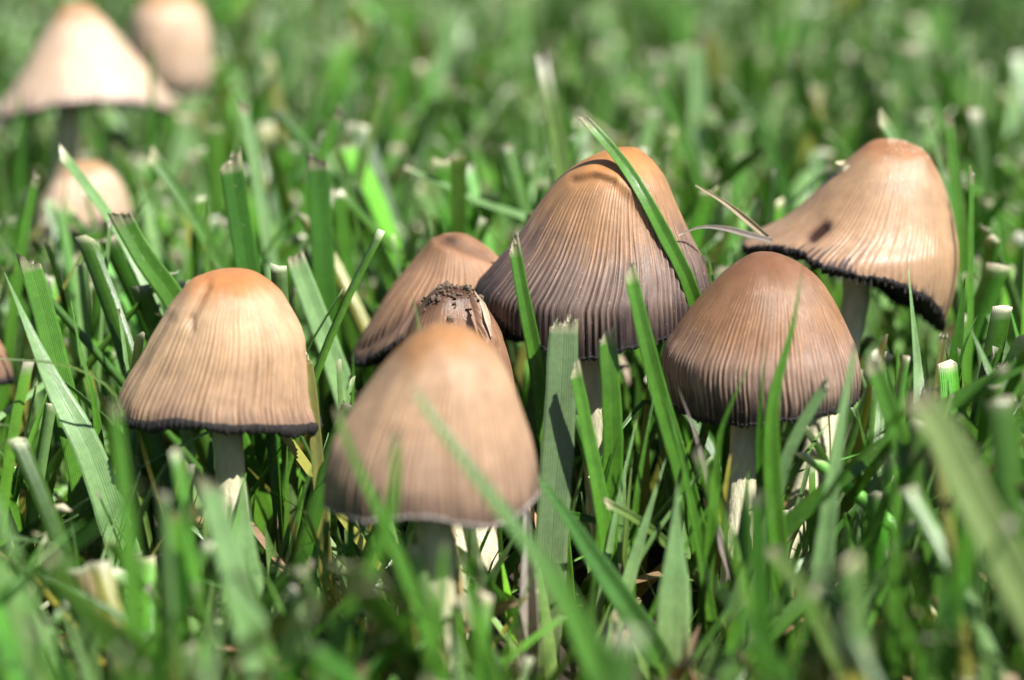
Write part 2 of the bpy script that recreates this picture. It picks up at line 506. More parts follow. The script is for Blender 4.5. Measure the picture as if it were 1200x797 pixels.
AP = (0.43, 0.185, 0.065)
MAT_A = cap_material('cap_tan', AP, (0.49, 0.325, 0.19), (0.42, 0.275, 0.17), (0.24, 0.155, 0.105), 0.60, 0.5)
MAT_B = cap_material('cap_front', (0.35, 0.175, 0.072), (0.43, 0.28, 0.168), (0.36, 0.24, 0.158), (0.17, 0.115, 0.085), 0.58, 0.7)
MAT_C = cap_material('cap_weathered', (0.27, 0.14, 0.072), (0.35, 0.20, 0.115), (0.20, 0.125, 0.085), (0.03, 0.024, 0.022), 0.62, 0.35, 0.55)
MAT_D = cap_material('cap_ribbed', (0.42, 0.195, 0.066), (0.30, 0.17, 0.085), (0.15, 0.105, 0.082), (0.035, 0.026, 0.025), 0.46, 0.9, 0.42, 1.75)
MAT_E = cap_material('cap_brown', (0.20, 0.092, 0.045), (0.23, 0.124, 0.062), (0.26, 0.178, 0.132), (0.035, 0.028, 0.026), 0.54, 0.9, 0.44, 1.75)
MAT_F = cap_material('cap_smooth', (0.33, 0.155, 0.068), (0.40, 0.25, 0.142), (0.38, 0.24, 0.145), (0.10, 0.07, 0.06), 0.74, 0.32, 0.36)
MAT_G = cap_material('cap_pale', (0.42, 0.245, 0.125), (0.58, 0.42, 0.29), (0.54, 0.40, 0.29), (0.30, 0.22, 0.18), 0.66, 0.3)
MAT_H = cap_material('cap_dirty', (0.16, 0.085, 0.05), (0.28, 0.155, 0.092), (0.23, 0.135, 0.085), (0.10, 0.07, 0.05), 0.55, 0.3, 0.35)

mushroom('tan bell mushroom standing alone with thick black curled cap edge on a bare pale stem', 27.6,
         [(317, 258, 285), (320, 243, 298), (329, 225, 313), (343, 211, 328), (362, 195, 339), (379, 184, 348), (397, 173, 354),
          (420, 160, 356), (443, 145, 358), (460, 137, 359), (475, 135, 361), (492, 135, 366), (505, 136, 368)],
         [(134, 477), (146, 486), (158, 490), (187, 494), (215, 489), (244, 492), (279, 497), (308, 496), (345, 500), (367, 498)],
         [(268, 520, 27.6), (272, 580, 27.6), (280, 660, 27.5)], 38, MAT_A, seed=11, npl=92, pleat=0.013, lump=0.03,
         margin=(0.045, 0.072), margin_out=0.035, jag=0.012, mrough=0.7,
         features=[([(250, 325), (240, 340), (225, 368), (215, 385)], 7, -0.035, 0.03, 0.10), ([(223, 372), (226, 388)], 4, -0.02, 0, 0.22)])
mushroom('plain tan bell mushroom crossed by long thin blades, hiding the soil-topped one', 24.6,
         [(381, 508, 532), (384, 500, 545), (388, 493, 554), (400, 475, 568), (420, 455, 584), (445, 435, 597), (470, 416, 606),
          (496, 399, 615), (521, 386, 623), (551, 378, 629), (581, 376, 632), (600, 376, 632)],
         [(375, 590), (395, 598), (430, 605), (475, 598), (505, 598), (540, 606), (571, 612), (601, 606), (632, 580)],
         [(510, 640, 24.6), (512, 700, 24.7)], 46, MAT_B, seed=23, npl=84, pleat=0.014, lump=0.03, margin=(0.025, 0.03), mmat=M_PALE_EDGE, mrough=0.7,
         features=[([(400, 470), (455, 420)], 30, -0.03, 0, 0.05)])
mushroom('weathered brown mushroom with drooping torn edge leaning behind the soil-topped one', 31.0,
         [(275, 520, 545), (280, 510, 556), (290, 500, 570), (310, 481, 590), (340, 456, 606), (370, 436, 614), (400, 417, 618), (415, 409, 619), (428, 408, 620)],
         [(408, 418), (420, 425), (440, 417), (465, 402), (485, 392), (520, 388), (620, 395)],
         [(530, 440, 31.0), (545, 520, 30.6)], 34, MAT_C, seed=31, npl=60, pleat=0.012, lump=0.055, margin=(0.025, 0.04), jag=0.05,
         features=[([(520, 280), (545, 292), (572, 300)], 7, -0.06, 0.05, 0.45), ([(425, 408), (455, 388), (485, 360)], 5, -0.04, 0, 0.45), ([(520, 282), (532, 279)], 8, 0.0, 0, 0.35)])
_, capS, surfS, baseS = mushroom('dark brown mushroom with soil crumbs and a torn split on its top', 28.9,
         [(338, 515, 540), (343, 505, 556), (350, 498, 562), (363, 489, 572), (390, 476, 587), (420, 468, 597), (440, 464, 601), (480, 458, 606), (520, 455, 608)],
         [(455, 500), (500, 508), (540, 510), (580, 506), (608, 498)],
         [(537, 600, 28.6), (538, 660, 28.4)], 24, MAT_H, seed=43, npl=66, pleat=0.01, lump=0.03, margin=(0.02, 0.03),
         features=[([(553, 345), (560, 370), (566, 395)], 4, -0.10, 0.06, 0.55), ([(570, 372), (580, 400)], 3, 0.03, 0, 0), ([(502, 350), (525, 341), (550, 347)], 9, 0, 0, 0.6)])
_, capG, surfG, baseG = mushroom('tall ribbed mushroom with a grass blade lying across its cap, largest of the group', 29.6,
         [(173, 728, 744), (176, 713, 751), (182, 696, 759), (194, 675, 771), (211, 654, 783), (233, 637, 793), (258, 620, 804), (281, 604, 815),
          (300, 587, 824), (318, 571, 830), (335, 557, 834), (352, 556, 836), (400, 558, 836)],
         [(555, 340), (565, 356), (595, 382), (641, 408), (678, 420), (703, 414), (740, 404), (769, 398), (800, 382), (834, 345)],
         [(697, 440, 29.6), (703, 520, 29.6)], 46, MAT_D, seed=57, npl=112, pleat=0.013, lump=0.03, jag=0.05, margin=(0.02, 0.035),
         features=[([(652, 222), (668, 208), (695, 200), (722, 208), (745, 230), (772, 275), (800, 340)], 6, 0.035, -0.02, 0.0),
                   ([(672, 212), (700, 207), (718, 214)], 4, -0.03, 0, 0.25)])
mushroom('dark brown broad mushroom with black edge, under the rim of the smooth tilted one', 28.2,
         [(297, 885, 909), (301, 875, 922), (311, 860, 941), (326, 843, 960), (345, 826, 975), (367, 808, 988), (389, 793, 999), (411, 780, 1008),
          (430, 779, 1012), (450, 783, 1013), (473, 788, 1009), (495, 792, 1006)],
         [(780, 468), (789, 475), (814, 487), (838, 492), (882, 494), (926, 485), (956, 480), (990, 474), (1010, 462)],
         [(872, 520, 28.2), (868, 580, 28.2)], 36, MAT_E, seed=68, npl=116, pleat=0.008, lump=0.03, jag=0.05, margin=(0.02, 0.035))
_, capR, surfR, baseR = mushroom('smooth tan tilted mushroom showing black gill edge and a dark bruise', 31.4,
         [(164, 1028, 1050), (167, 1020, 1063), (176, 1008, 1083), (194, 989, 1097), (216, 967, 1108), (243, 941, 1117), (260, 920, 1121), (270, 902, 1123),
          (278, 886, 1125), (287, 874, 1126), (302, 868, 1127), (320, 868, 1126), (345, 868, 1122), (370, 868, 1116), (395, 868, 1110)],
         [(865, 284), (887, 291), (907, 289), (931, 300), (956, 316), (985, 323), (1014, 328), (1044, 335), (1073, 347), (1098, 362), (1112, 384), (1127, 384)],
         [(1002, 360, 31.4), (985, 430, 31.2), (962, 510, 30.9), (940, 590, 30.6)], 36, MAT_F, seed=79, npl=100, pleat=0.006, lump=0.02,
         margin=(0.022, 0.045), gill_drop=0.12, jag=0.06,
         features=[([(952, 278), (966, 266)], 7, -0.05, 0, 1.3), ([(1000, 310), (1008, 296)], 4, -0.01, 0, 0.35)])
mushroom('pale wide conical mushroom at the back beside a rounder pale one', 43.0,
         [(4, 80, 100), (8, 72, 108), (20, 62, 120), (45, 45, 141), (75, 27, 165), (100, 10, 184), (118, -5, 194), (135, -14, 198), (150, -16, 199)],
         [(-16, 134), (10, 140), (40, 138), (70, 131), (120, 125), (160, 124), (198, 128)],
         [(78, 160, 43.0), (74, 220, 43.2)], 34, MAT_G, seed=83, nth=320, nt=36, npl=70, pleat=0.012)
mushroom('pale rounded egg-shaped mushroom at the back behind the wide conical one', 46.5,
         [(-8, 184, 212), (-3, 172, 224), (8, 160, 235), (25, 152, 242), (50, 149, 245), (80, 151, 244), (98, 157, 240), (112, 163, 235)],
         [(152, 98), (180, 104), (210, 107), (243, 100)],
         [(203, 160, 46.5), (205, 220, 46.6)], 26, MAT_G, seed=91, nth=320, nt=36, npl=70, pleat=0.01)
mushroom('small orange-tan mushroom half buried in the grass below the two pale ones', 39.0,
         [(190, 88, 112), (195, 76, 124), (205, 66, 134), (220, 54, 143), (238, 44, 148), (258, 38, 150), (280, 36, 150)],
         [(36, 268), (70, 276), (100, 270), (125, 262), (150, 255)],
         [(92, 320, 39.0)], 26, MAT_G, seed=97, nth=320, nt=36, npl=60, pleat=0.012, lump=0.06)
mushroom('outlying brown mushroom with dark edge, beside the tip of the long pale leaf', 31.0,
         [(368, -68, -44), (374, -80, -32), (388, -94, -16), (408, -106, -2), (425, -112, 5), (440, -115, 9), (455, -116, 10)],
         [(-116, 446), (-58, 456), (-18, 452), (10, 444)],
         [(-46, 520, 31.0)], 28, MAT_C, seed=99, nth=320, nt=36, npl=60, pleat=0.012)

# soil crumbs on the dirty cap, pale grains near the top of the tilted one
S_, T_, TH_ = surfS
sel = [(i, j) for i in range(1, S_.shape[0]) for j in range(S_.shape[1]) if T_[i, j] < 0.34]
pk = rng.choice(len(sel), 520)
pp, ss = [], []
for k in pk:
    i, j = sel[k]
    x, y, _ = proj(S_[i, j])
    lim = 352 + 6 * math.sin(x * 0.31) + (40 * rng.random() ** 4)
    if not (492 < x < 564 and y < lim and rng.random() < 0.55 + 0.45 * math.sin(x * 0.23 + y * 0.17)): continue
    pp.append(S_[i, j] + np.array([0, 0, 0.02])); ss.append(rng.choice([0.008, 0.015, 0.028, 0.05], p=[.45, .3, .17, .08]))
lumps('soil_crumbs', pp, ss, M_CRUMB, baseS, capS, 5)
S_, T_, TH_ = surfR
pp, ss = [], []
for _ in range(1500):
    i = rng.integers(1, 26); j = rng.integers(0, S_.shape[1])
    x, y, _d = proj(S_[i, j])
    if np.sin(TH_[i, j]) < 0.6 and 1040 < x < 1092 and y < 186 and rng.random() < 0.5:
        pp.append(S_[i, j]); ss.append(rng.uniform(0.006, 0.016))
lumps('veil_grains', pp, ss, M_GRAIN, baseR, capR, 6)

# ---------------------------------------------------------------- blades of grass that can be picked out one by one
GREEN = {'mid': (0.076, 0.210, 0.020), 'dark': (0.038, 0.130, 0.008), 'pale': (0.200, 0.350, 0.130), 'blue': (0.062, 0.180, 0.030),
         'grey': (0.115, 0.180, 0.075), 'yellow': (0.36, 0.33, 0.05), 'lime': (0.130, 0.220, 0.045), 'olive': (0.17, 0.17, 0.045),
         'palelime': (0.22, 0.31, 0.10), 'straw': (0.52, 0.42, 0.27), 'dead': (0.24, 0.20, 0.17), 'bleached': (0.36, 0.34, 0.29), 'brown': (0.22, 0.13, 0.07)}
HEROES = []


def leaf_mesh(path, wid, twist, fold, col, tipc, tip, seed, thick=0.012, nseg=26, tiplen=0.07):
    """closed thin leaf: a folded upper face and a lower face; path runs tip -> root"""
    r = np.random.default_rng(seed)
    P = spline(path, nseg)
    Tn = np.gradient(P, axis=0); Tn /= np.linalg.norm(Tn, axis=1)[:, None]
    view = CAMP - P.mean(0); view /= np.linalg.norm(view)
    Wv = np.cross(Tn, view); Wv /= np.linalg.norm(Wv, axis=1)[:, None]
    Nv = np.cross(Wv, Tn)
    tw = np.radians(twist[0] + (twist[1] - twist[0]) * np.linspace(0, 1, nseg))[:, None]
    W2 = Wv * np.cos(tw) + Nv * np.sin(tw); N2 = -Wv * np.sin(tw) + Nv * np.cos(tw)
    if N2[:, 2].mean() < 0 and abs(Nv[:, 2].mean()) > .9: N2 = -N2
    q = np.linspace(0, 1, nseg)
    if tip == 'point':
        pr = np.clip(q / 0.42, 0, 1) ** 0.75
        pr[0] = 0.02
    elif tip == 'taper':
        pr = 0.30 + 0.70 * np.clip(q / 0.6, 0, 1) ** 0.9
    else:
        pr = 0.94 + 0.06 * np.clip(q / 0.3, 0, 1)
    pr = pr * (1 - 0.25 * smooth(0.7, 1.0, q))
    hw = np.interp(q, np.linspace(0, 1, len(wid)), wid) / 2 * pr
    us = np.linspace(-1, 1, 9)
    edge = 1 + 0.02 * r.normal(size=(nseg, 1))
    off = W2[:, None, :] * (us[None, :, None] * (hw[:, None] * edge)[..., None])
    fd = -np.abs(us) ** 1.2 * math.tan(math.radians(fold)) + 0.0
    up = P[:, None, :] + off + N2[:, None, :] * (fd[None, :] * -hw[:, None])[..., None]
    if tip in ('cut', 'frayed'):
        j = r.uniform(-1, 1, 9) * (0.02 if tip == 'cut' else 0.045) + us * r.uniform(-0.14, 0.14)
        up[0] -= Tn[0] * j[:, None]
    th = thick * (1 - us ** 2 * 0.8)
    lo = up - N2[:, None, :] * th[None, :, None]
    V = np.concatenate([up, lo[:, ::-1]], axis=1)              # 18 verts a ring
    n = 18
    F = grid_faces(nseg, n, True)
    ends = []
    for rr in (0, nseg - 1):
        for c in range(8):
            ends.append([rr*n + c, rr*n + c + 1, rr*n + 16 - c, rr*n + 17 - c])
    F = np.vstack([F, ends])
    C = np.zeros((nseg, n, 3)); C[:] = col
    zc = np.clip(P[:, 2] / 1.6, 0, 1)[:, None, None]
    C = C * (zc + (1 - zc) * np.array([1.15, 0.95, 0.8]))
    if tipc is not None and tip != 'point':
        L = np.linalg.norm(np.diff(P, axis=0), axis=1).sum()
        k = np.exp(-(q * L / tiplen) ** 2)[:, None, None]
        C = C * (1 - k) + np.array(tipc) * k
    C *= (1 + 0.12 * r.normal(size=(nseg, 1, 1)).cumsum(0) / np.sqrt(nseg))
    U = np.tile(np.r_[us, us[::-1]], (nseg, 1))
    return V.reshape(-1, 3), F, np.clip(C, 0.003, 0.9).reshape(-1, 3), U.ravel(), up, W2, N2, Tn, hw, P


def blade(label, col, pts, px, tip='cut', twist=(10, -10), fold=14, name='grass_shoot', cat='grass blade', group=None, root=True, tipc=(0.66, 0.60, 0.40), tiplen=0.07):
    seed = 1000 + len(HEROES)
    P = [at(*p) for p in pts]
    if root:
        last, prev = P[-1], P[-2]
        dv = (last - prev) / np.linalg.norm(last - prev)
        g = np.array([dv[0], dv[1], 0.0])
        drop = last[2] + 0.3
        hor = min(drop * np.linalg.norm(g) / max(-dv[2], 0.35), 1.2 + 0.2 * drop)
        if drop > 0.05:
            f = last + g / (np.linalg.norm(g) + 1e-6) * hor * 0.8; f[2] = -0.3
            P.append(f)
    wid = [w_ * FW * pts[min(i, len(pts)-1)][2] / 1200 for i, w_ in enumerate(px if isinstance(px, (list, tuple)) else [px])]
    V, F, C, U, up, W2, N2, Tn, hw, PP = leaf_mesh(P, wid, twist, fold, GREEN[col], tipc, tip, seed, tiplen=tiplen)
    base = np.array([PP[-1][0], PP[-1][1], 0.0]) if root else PP[-1]
    o = mesh_obj(name, V, F, M_DRY if col in ('straw', 'dead', 'bleached', 'brown') else M_GRASS, base, None, col=C, attrs={'u': U})
    tag(o, label, cat, group)
    HEROES.append((PP, hw))
    if tip in ('cut', 'frayed'):                                # torn fibres left by the mower
        r = np.random.default_rng(seed + 5)
        VV, FF = [], []
        nf = int(r.integers(2, 6)) if tip == 'cut' else int(r.integers(9, 20))
        ln = 0.025 if tip == 'cut' else 0.07
        for i in range(nf):
            u = r.uniform(-0.95, 0.95)
            b = up[0][int((u + 1) / 2 * 8)] + W2[0] * hw[0] * r.uniform(-.1, .1)
            dirn = -Tn[0] + W2[0] * r.uniform(-.4, .4) + N2[0] * r.uniform(-.4, .4)
            L = ln * r.uniform(0.3, 1.2); wd = 0.009 * r.uniform(0.6, 1.6)
            a_, b_ = W2[0] * wd, N2[0] * wd
            VV += [b - dirn * 0.04 + a_, b - dirn * 0.04 - a_ * .6 + b_, b - dirn * 0.04 - a_ * .6 - b_, b + dirn * L]
            k = i * 4
            FF += [[k, k+1, k+3], [k+1, k+2, k+3], [k+2, k, k+3], [k, k+2, k+1]]
        mesh_obj('torn_tip', VV, FF, M_TORN, base, o, smooth_shade=False)
    return o


B = blade


def touch(surf, x, y, gap):
    """depth of a cap's skin where the picture shows (x, y), less a small gap"""
    a_, b_, d_ = proj(surf[0])
    m_ = np.hypot(a_ - x, b_ - y) + 1000 * (np.sin(surf[2]) > 0.2)
    return float(d_.ravel()[m_.argmin()]) - gap


# --- round the tall ribbed mushroom
B('broad grey-green ribbed blade with ragged top, standing before the tall ribbed mushroom', 'grey', [(661, 376, 27.6), (655, 500, 27.5), (646, 640, 27.4), (640, 760, 27.3)], [36, 42], 'frayed', (6, -8), 6)
B('slim green blade with square pale tip beside the broad grey-green ribbed blade', 'mid', [(673, 430, 27.2), (689, 510, 27.2), (706, 600, 27.2), (716, 680, 27.3)], [15, 23], 'cut', (10, 20))
B('upright green blade with white frayed top below the middle of the tall ribbed cap', 'mid', [(711, 390, 27.5), (716, 460, 27.5), (718, 540, 27.6), (712, 610, 27.7)], [22, 30], 'frayed', (-5, 5), 8)
B('glossy green blade with flat cut top over the lower right of the tall ribbed cap', 'mid', [(737, 315, 27.2), (752, 380, 27.2), (772, 460, 27.3), (800, 555, 27.4)], [17, 30], 'cut', (12, -14), 18)
B('forked green blade with torn tip at the left edge of the tall ribbed cap', 'mid', [(602, 283, 27.8), (614, 350, 27.8), (628, 420, 27.9), (640, 500, 28.1)], [15, 27], 'frayed', (-12, 10), 18)
B('long green blade lying diagonally across the top of the tall ribbed cap', 'mid', [(683, 138, 29.3), (714, 172, 29.2)] + [(x_, y_, touch(surfG, x_, y_, 0.10)) for x_, y_ in ((740, 206), (760, 240), (780, 278), (798, 312), (808, 334))] + [(822, 392, 29.3)], [12, 17, 19, 17, 15], 'cut', (18, -18), 20)
B('thin dry straw lying from the gill edge of the tilted mushroom', 'straw', [(815, 217, 29.7), (850, 238, 29.8), (880, 262, 29.9), (899, 278, 30.0)], [6, 9], 'taper', (0, 0), 25, 'straw', 'straw', root=False)
B('curled grey withered strip touching the gill edge of the tilted mushroom', 'dead', [(795, 276, 29.1), (818, 267, 29.3), (848, 268, 29.6), (878, 276, 29.8), (905, 283, 30.0)], [4, 7, 9], 'taper', (0, 30), 30, 'withered_leaf', 'withered leaf', root=False)
B('small narrow green blade at the right edge of the tall ribbed cap', 'mid', [(828, 290, 30.2), (834, 320, 30.2), (840, 350, 30.2)], 9, 'point', (0, 0))
# --- before the brown broad mushroom
B('long bright blade with fine point crossing the brown broad cap', 'mid', [(942, 308, 25.9), (928, 385, 25.9), (906, 470, 25.9), (905, 560, 26.0), (912, 640, 26.1)], [8, 19, 24, 24], 'point', (20, -10), 16)
B('short green blade leaning across the lower left of the brown broad cap', 'mid', [(883, 418, 26.2), (862, 462, 26.2), (845, 505, 26.3), (838, 570, 26.4)], [6, 14, 16], 'point', (0, 15))
B('cut pale blade end leaning left under the brown broad cap', 'pale', [(970, 448, 25.9), (945, 488, 26.0), (922, 535, 26.1), (905, 600, 26.3)], [14, 18], 'cut', (20, 10))
B('soft wide pale green blade at the right edge of the brown broad cap', 'pale', [(1003, 402, 24.8), (990, 470, 24.8), (976, 560, 24.8), (965, 650, 24.9)], [16, 27, 30], 'taper', (10, -10))
B('twin narrow green blade tucked behind the long bright pointed blade', 'dark', [(897, 395, 26.4), (893, 450, 26.4), (889, 520, 26.5), (893, 600, 26.6)], [6, 16], 'point', (10, 0))
# --- round the smooth tilted mushroom
B('pale upright blade with fine point before the rim of the tilted cap', 'pale', [(1063, 300, 29.55), (1069, 365, 29.45), (1076, 440, 29.3), (1078, 500, 29.0)], [6, 19, 22], 'point', (15, -5))
B('thin upright stalk-like blade with white tip right of the tilted cap', 'mid', [(1138, 200, 31.0), (1137, 270, 31.0), (1136, 350, 31.0), (1133, 430, 31.0)], [7, 14], 'cut', (40, 30), 24)
B('broad dark green blade in shade under the right rim of the tilted cap', 'dark', [(1131, 325, 29.4), (1122, 400, 29.4), (1112, 470, 29.5)], [22, 34], 'point', (20, 0))
B('stub of pale blade poking up behind the top of the tilted cap', 'pale', [(1030, 136, 33.4), (1044, 156, 33.4), (1062, 190, 33.4)], [13, 17], 'cut', (10, 10))
B('straight blade with whitish cut end behind the tilted cap', 'mid', [(1111, 134, 33.2), (1117, 190, 33.2), (1126, 260, 33.2), (1130, 320, 33.3)], [12, 18], 'cut', (20, 10))
B('shorter pale blade beside the straight one behind the tilted cap', 'pale', [(1090, 140, 33.9), (1098, 175, 33.9), (1108, 225, 33.9)], [10, 15], 'taper', (20, 10))
B('yellow-edged olive blade hanging under the right corner of the tilted cap', 'olive', [(1106, 392, 30.2), (1102, 420, 30.2), (1098, 460, 30.2)], [8, 12], 'cut', (0, 0))
B('narrow dark blade leaning right below the stalk-like blade', 'dark', [(1150, 360, 28.6), (1132, 400, 28.6), (1118, 450, 28.7)], [7, 12], 'point', (0, 20))
B('long blade curving right behind the stalk-like blade', 'pale', [(1140, 320, 31.5), (1160, 370, 31.5), (1185, 430, 31.5)], [16, 22], 'taper', (0, 20))
# --- left of the tan mushroom
B('squared-off dark green blade with bristly torn top behind the lone tan cap', 'dark', [(270, 186, 31.2), (277, 235, 31.2), (288, 300, 31.2), (294, 350, 31.2)], [28, 34], 'frayed', (-8, 8), 10)
B('squared-off dark green blade with smooth cut top between tan and brown caps', 'dark', [(371, 184, 32.3), (374, 230, 32.3), (379, 310, 32.3)], [26, 32], 'cut', (0, 14), 10)
B('slim pale blade with round white tip behind the bristly squared-off blade', 'pale', [(283, 120, 34.8), (295, 175, 34.8), (310, 260, 34.8)], [13, 18], 'cut', (15, 0))
B('thin pale green blade slanting before the half-buried small mushroom', 'pale', [(70, 178, 32.0), (92, 206, 31.8), (126, 252, 31.4), (150, 290, 31.2)], [13, 15], 'cut', (20, 20))
B('wide green blade with slanted bright cut edge beside the half-buried small mushroom', 'mid', [(140, 250, 30.2), (168, 300, 30.2), (205, 352, 30.3), (228, 400, 30.4)], [26, 34], 'cut', (-10, 5), 10)
B('short narrow blade with round whitish tip left of the half-buried small mushroom', 'mid', [(43, 205, 32.4), (32, 255, 32.4), (22, 320, 32.4)], [10, 16], 'cut', (0, 10))
B('wide flat-topped green blade beside the long pale leaf', 'mid', [(33, 303, 29.4), (50, 360, 29.4), (72, 450, 29.4)], [26, 34], 'cut', (0, 10), 8)
B('long pale pointed leaf stretching down past the flat-topped green blade', 'pale', [(2, 312, 27.9), (28, 372, 27.8), (62, 448, 27.7), (105, 530, 27.6), (130, 600, 27.6)], [8, 30, 38, 38], 'point', (10, -5), 10)
B('hair-thin yellowish stalk running level across the long pale leaf', 'lime', [(-8, 420, 27.0), (50, 424, 27.0), (100, 436, 27.1), (135, 462, 27.3), (150, 520, 27.4)], [5, 6], 'taper', (0, 0), 20, 'grass_stalk', 'grass stalk')
B('narrow pointed blade between the long pale leaf and the lone tan cap', 'mid', [(81, 340, 28.2), (92, 400, 28.2), (110, 470, 28.2), (118, 540, 28.3)], [5, 12, 14], 'point', (10, 10))
B('small pale-tipped blade touching the left slope of the lone tan cap', 'pale', [(139, 362, 29.6), (146, 410, 29.6), (152, 470, 29.6)], [9, 14], 'taper', (10, 10))
B('olive brown-edged blade standing against the right rim of the lone tan cap', 'olive', [(358, 414, 27.9), (364, 455, 27.9), (370, 520, 27.9)], [13, 18], 'frayed', (10, 0), 20)
B('pale blade with whitish cut top leaning right behind the lone tan cap', 'pale', [(345, 300, 31.0), (362, 345, 31.0), (390, 420, 31.0)], [24, 32], 'cut', (0, 10), 10)
B('tiny sharp blade rising before the soil-topped mushroom', 'mid', [(481, 340, 26.6), (487, 362, 26.6), (494, 400, 26.5)], [5, 12], 'point', (10, 0))
B('tiny sharp blade between the lone tan cap and the weathered brown cap', 'mid', [(413, 402, 26.8), (414, 430, 26.8), (413, 480, 26.8)], [4, 12], 'point', (10, 0))
B('dark narrow blade crossing the half-buried small mushroom', 'dark', [(80, 200, 36.5), (74, 245, 36.5), (62, 320, 36.5)], [8, 16], 'point', (10, 0))
B('green blade rising aslant over the right side of the half-buried small mushroom', 'mid', [(118, 262, 35.5), (100, 300, 35.5), (84, 350, 35.5)], [10, 16], 'cut', (10, 0))
B('leaning blade hiding the foot of the half-buried small mushroom', 'mid', [(62, 232, 36.0), (88, 275, 36.0), (112, 330, 36.0)], [8, 18], 'point', (10, 0))
# --- lawn behind
B('tall thin blade with long white dry tip behind the tall ribbed cap', 'lime', [(634, 62, 34), (643, 108, 34), (656, 180, 34), (662, 240, 34)], [19, 20], 'cut', (0, 0), tipc=(0.80, 0.76, 0.62), tiplen=0.45)
B('fallen pale blade lying aslant left of the tall ribbed cap', 'pale', [(474, 196, 34.8), (520, 216, 34.6), (565, 238, 34.4), (610, 252, 34.2)], [12, 15], 'taper', (30, 30), 8)
B('hair-fine green blade left of the tall ribbed cap', 'lime', [(553, 232, 32.6), (572, 268, 32.6), (596, 312, 32.6)], [4, 8], 'point', (0, 0))
B('green blade arching with dark folded tip behind the gap between the two right caps', 'dark', [(846, 90, 38.5), (878, 128, 38.5), (906, 178, 38.5), (925, 240, 38.5)], [16, 22], 'taper', (0, 15))
B('slender straight green blade behind the right slope of the tall ribbed cap', 'mid', [(772, 88, 39), (792, 140, 39), (822, 215, 39), (836, 260, 39)], [12, 18], 'cut', (0, 0))
B('upright pale blade standing far behind the tall ribbed cap', 'pale', [(816, 48, 44), (818, 110, 44), (817, 190, 44)], [20, 26], 'cut', (0, 0))
B('broad pale blade leaning right far back in the lawn', 'pale', [(545, 0, 52), (528, 50, 52), (497, 130, 52)], [26, 34], 'taper', (0, 0))
B('thin stalk with pale seed-like tip left of the fallen pale blade', 'lime', [(450, 104, 37), (437, 150, 37), (418, 230, 37)], [8, 10], 'cut', (0, 0))
B('green blade with white tip leaning left behind the smooth cut squared-off blade', 'mid', [(400, 128, 35.5), (385, 165, 35.5), (362, 230, 35.5)], [12, 14], 'cut', (0, 0))
B('blade with pale cut end leaning left behind the lone tan mushroom', 'mid', [(176, 180, 34.5), (205, 220, 34.5), (245, 285, 34.5)], [15, 18], 'cut', (0, 0))
B('narrow pale blade leaning over the tilted cap from the lawn behind', 'pale', [(945, 175, 36.0), (958, 215, 36.0), (975, 262, 36.0)], [10, 14], 'taper', (10, 0))
B('dark blade standing before the right rim of the wide conical mushroom', 'dark', [(177, 48, 41), (178, 110, 41), (178, 190, 41)], [12, 16], 'taper', (0, 0))
B('dark blade standing before the left rim of the wide conical mushroom', 'dark', [(22, 105, 41), (25, 160, 41), (24, 230, 41)], [12, 18], 'taper', (0, 0))
B('broad blade hiding the stem of the pale egg-shaped mushroom', 'mid', [(204, 118, 44.8), (207, 170, 44.8), (212, 230, 44.8)], [24, 30], 'cut', (0, 0))
B('leaning blade crossing the stem of the pale egg-shaped mushroom', 'pale', [(228, 108, 44.5), (214, 160, 44.5), (196, 225, 44.5)], [16, 22], 'cut', (0, 0))
# --- in front
B('very long dark blade crossing the plain tan bell cap from its middle downwards', 'mid', [(484, 456, 22.0), (535, 528, 21.9), (595, 606, 21.8), (650, 680, 21.7), (705, 790, 21.6)], [24, 26, 40, 48], 'taper', (15, -15), 16)
B('firm bluish blade with sharp point leaning left beside the plain tan bell cap', 'blue', [(598, 523, 25.4), (645, 578, 25.4), (700, 660, 25.4), (752, 736, 25.4)], [14, 27, 32], 'point', (15, -10), 18)
B('pale lance-shaped leaf standing in the gap below the tall ribbed cap', 'pale', [(795, 558, 25.6), (792, 620, 25.6), (790, 700, 25.6), (786, 790, 25.6)], [12, 40, 42], 'point', (5, -5), 6)
B('curved pale blade with sharp tip left of the lance-shaped leaf', 'pale', [(782, 532, 26.8), (765, 585, 26.8), (745, 650, 26.8), (725, 720, 26.8)], [6, 16, 20], 'point', (10, 15))
B('narrow pale blade with dry tip in the dark gap below the tall ribbed cap', 'pale', [(747, 488, 27.2), (734, 545, 27.2), (718, 620, 27.2), (706, 690, 27.2)], [6, 11], 'taper', (20, 0))
B('thin green blade in the dark gap leaning against the glossy cut blade', 'mid', [(769, 450, 27.0), (757, 515, 27.0), (745, 590, 27.0), (742, 650, 27.1)], [5, 12], 'point', (20, 0))
B('fine yellow-green shoot beside the narrow pale blade in the dark gap', 'lime', [(742, 530, 27.4), (737, 580, 27.4), (733, 640, 27.4)], [5, 8], 'point', (0, 0))
B('short stub with tan cut end lying low in the dark gap', 'lime', [(709, 589, 26.7), (742, 606, 26.8), (780, 636, 27.0)], [11, 12], 'cut', (0, 0), 20)
B('dark shaded blade lying level behind the slim green blades', 'dark', [(770, 622, 27.6), (720, 616, 27.8), (660, 606, 28.0), (640, 620, 28.1)], [10, 18], 'point', (0, 0), 12)
B('grey withered leaf hanging crooked beside the brown broad cap', 'dead', [(793, 450, 26.7), (812, 500, 26.7), (828, 560, 26.7), (836, 610, 26.8), (856, 670, 26.8)], [5, 11, 12], 'point', (0, 40), 24, 'withered_leaf', 'withered leaf')
B('bright blade leaning right before the lower left of the brown broad cap', 'mid', [(778, 455, 26.5), (795, 520, 26.5), (808, 580, 26.5)], [6, 16], 'point', (10, 0))
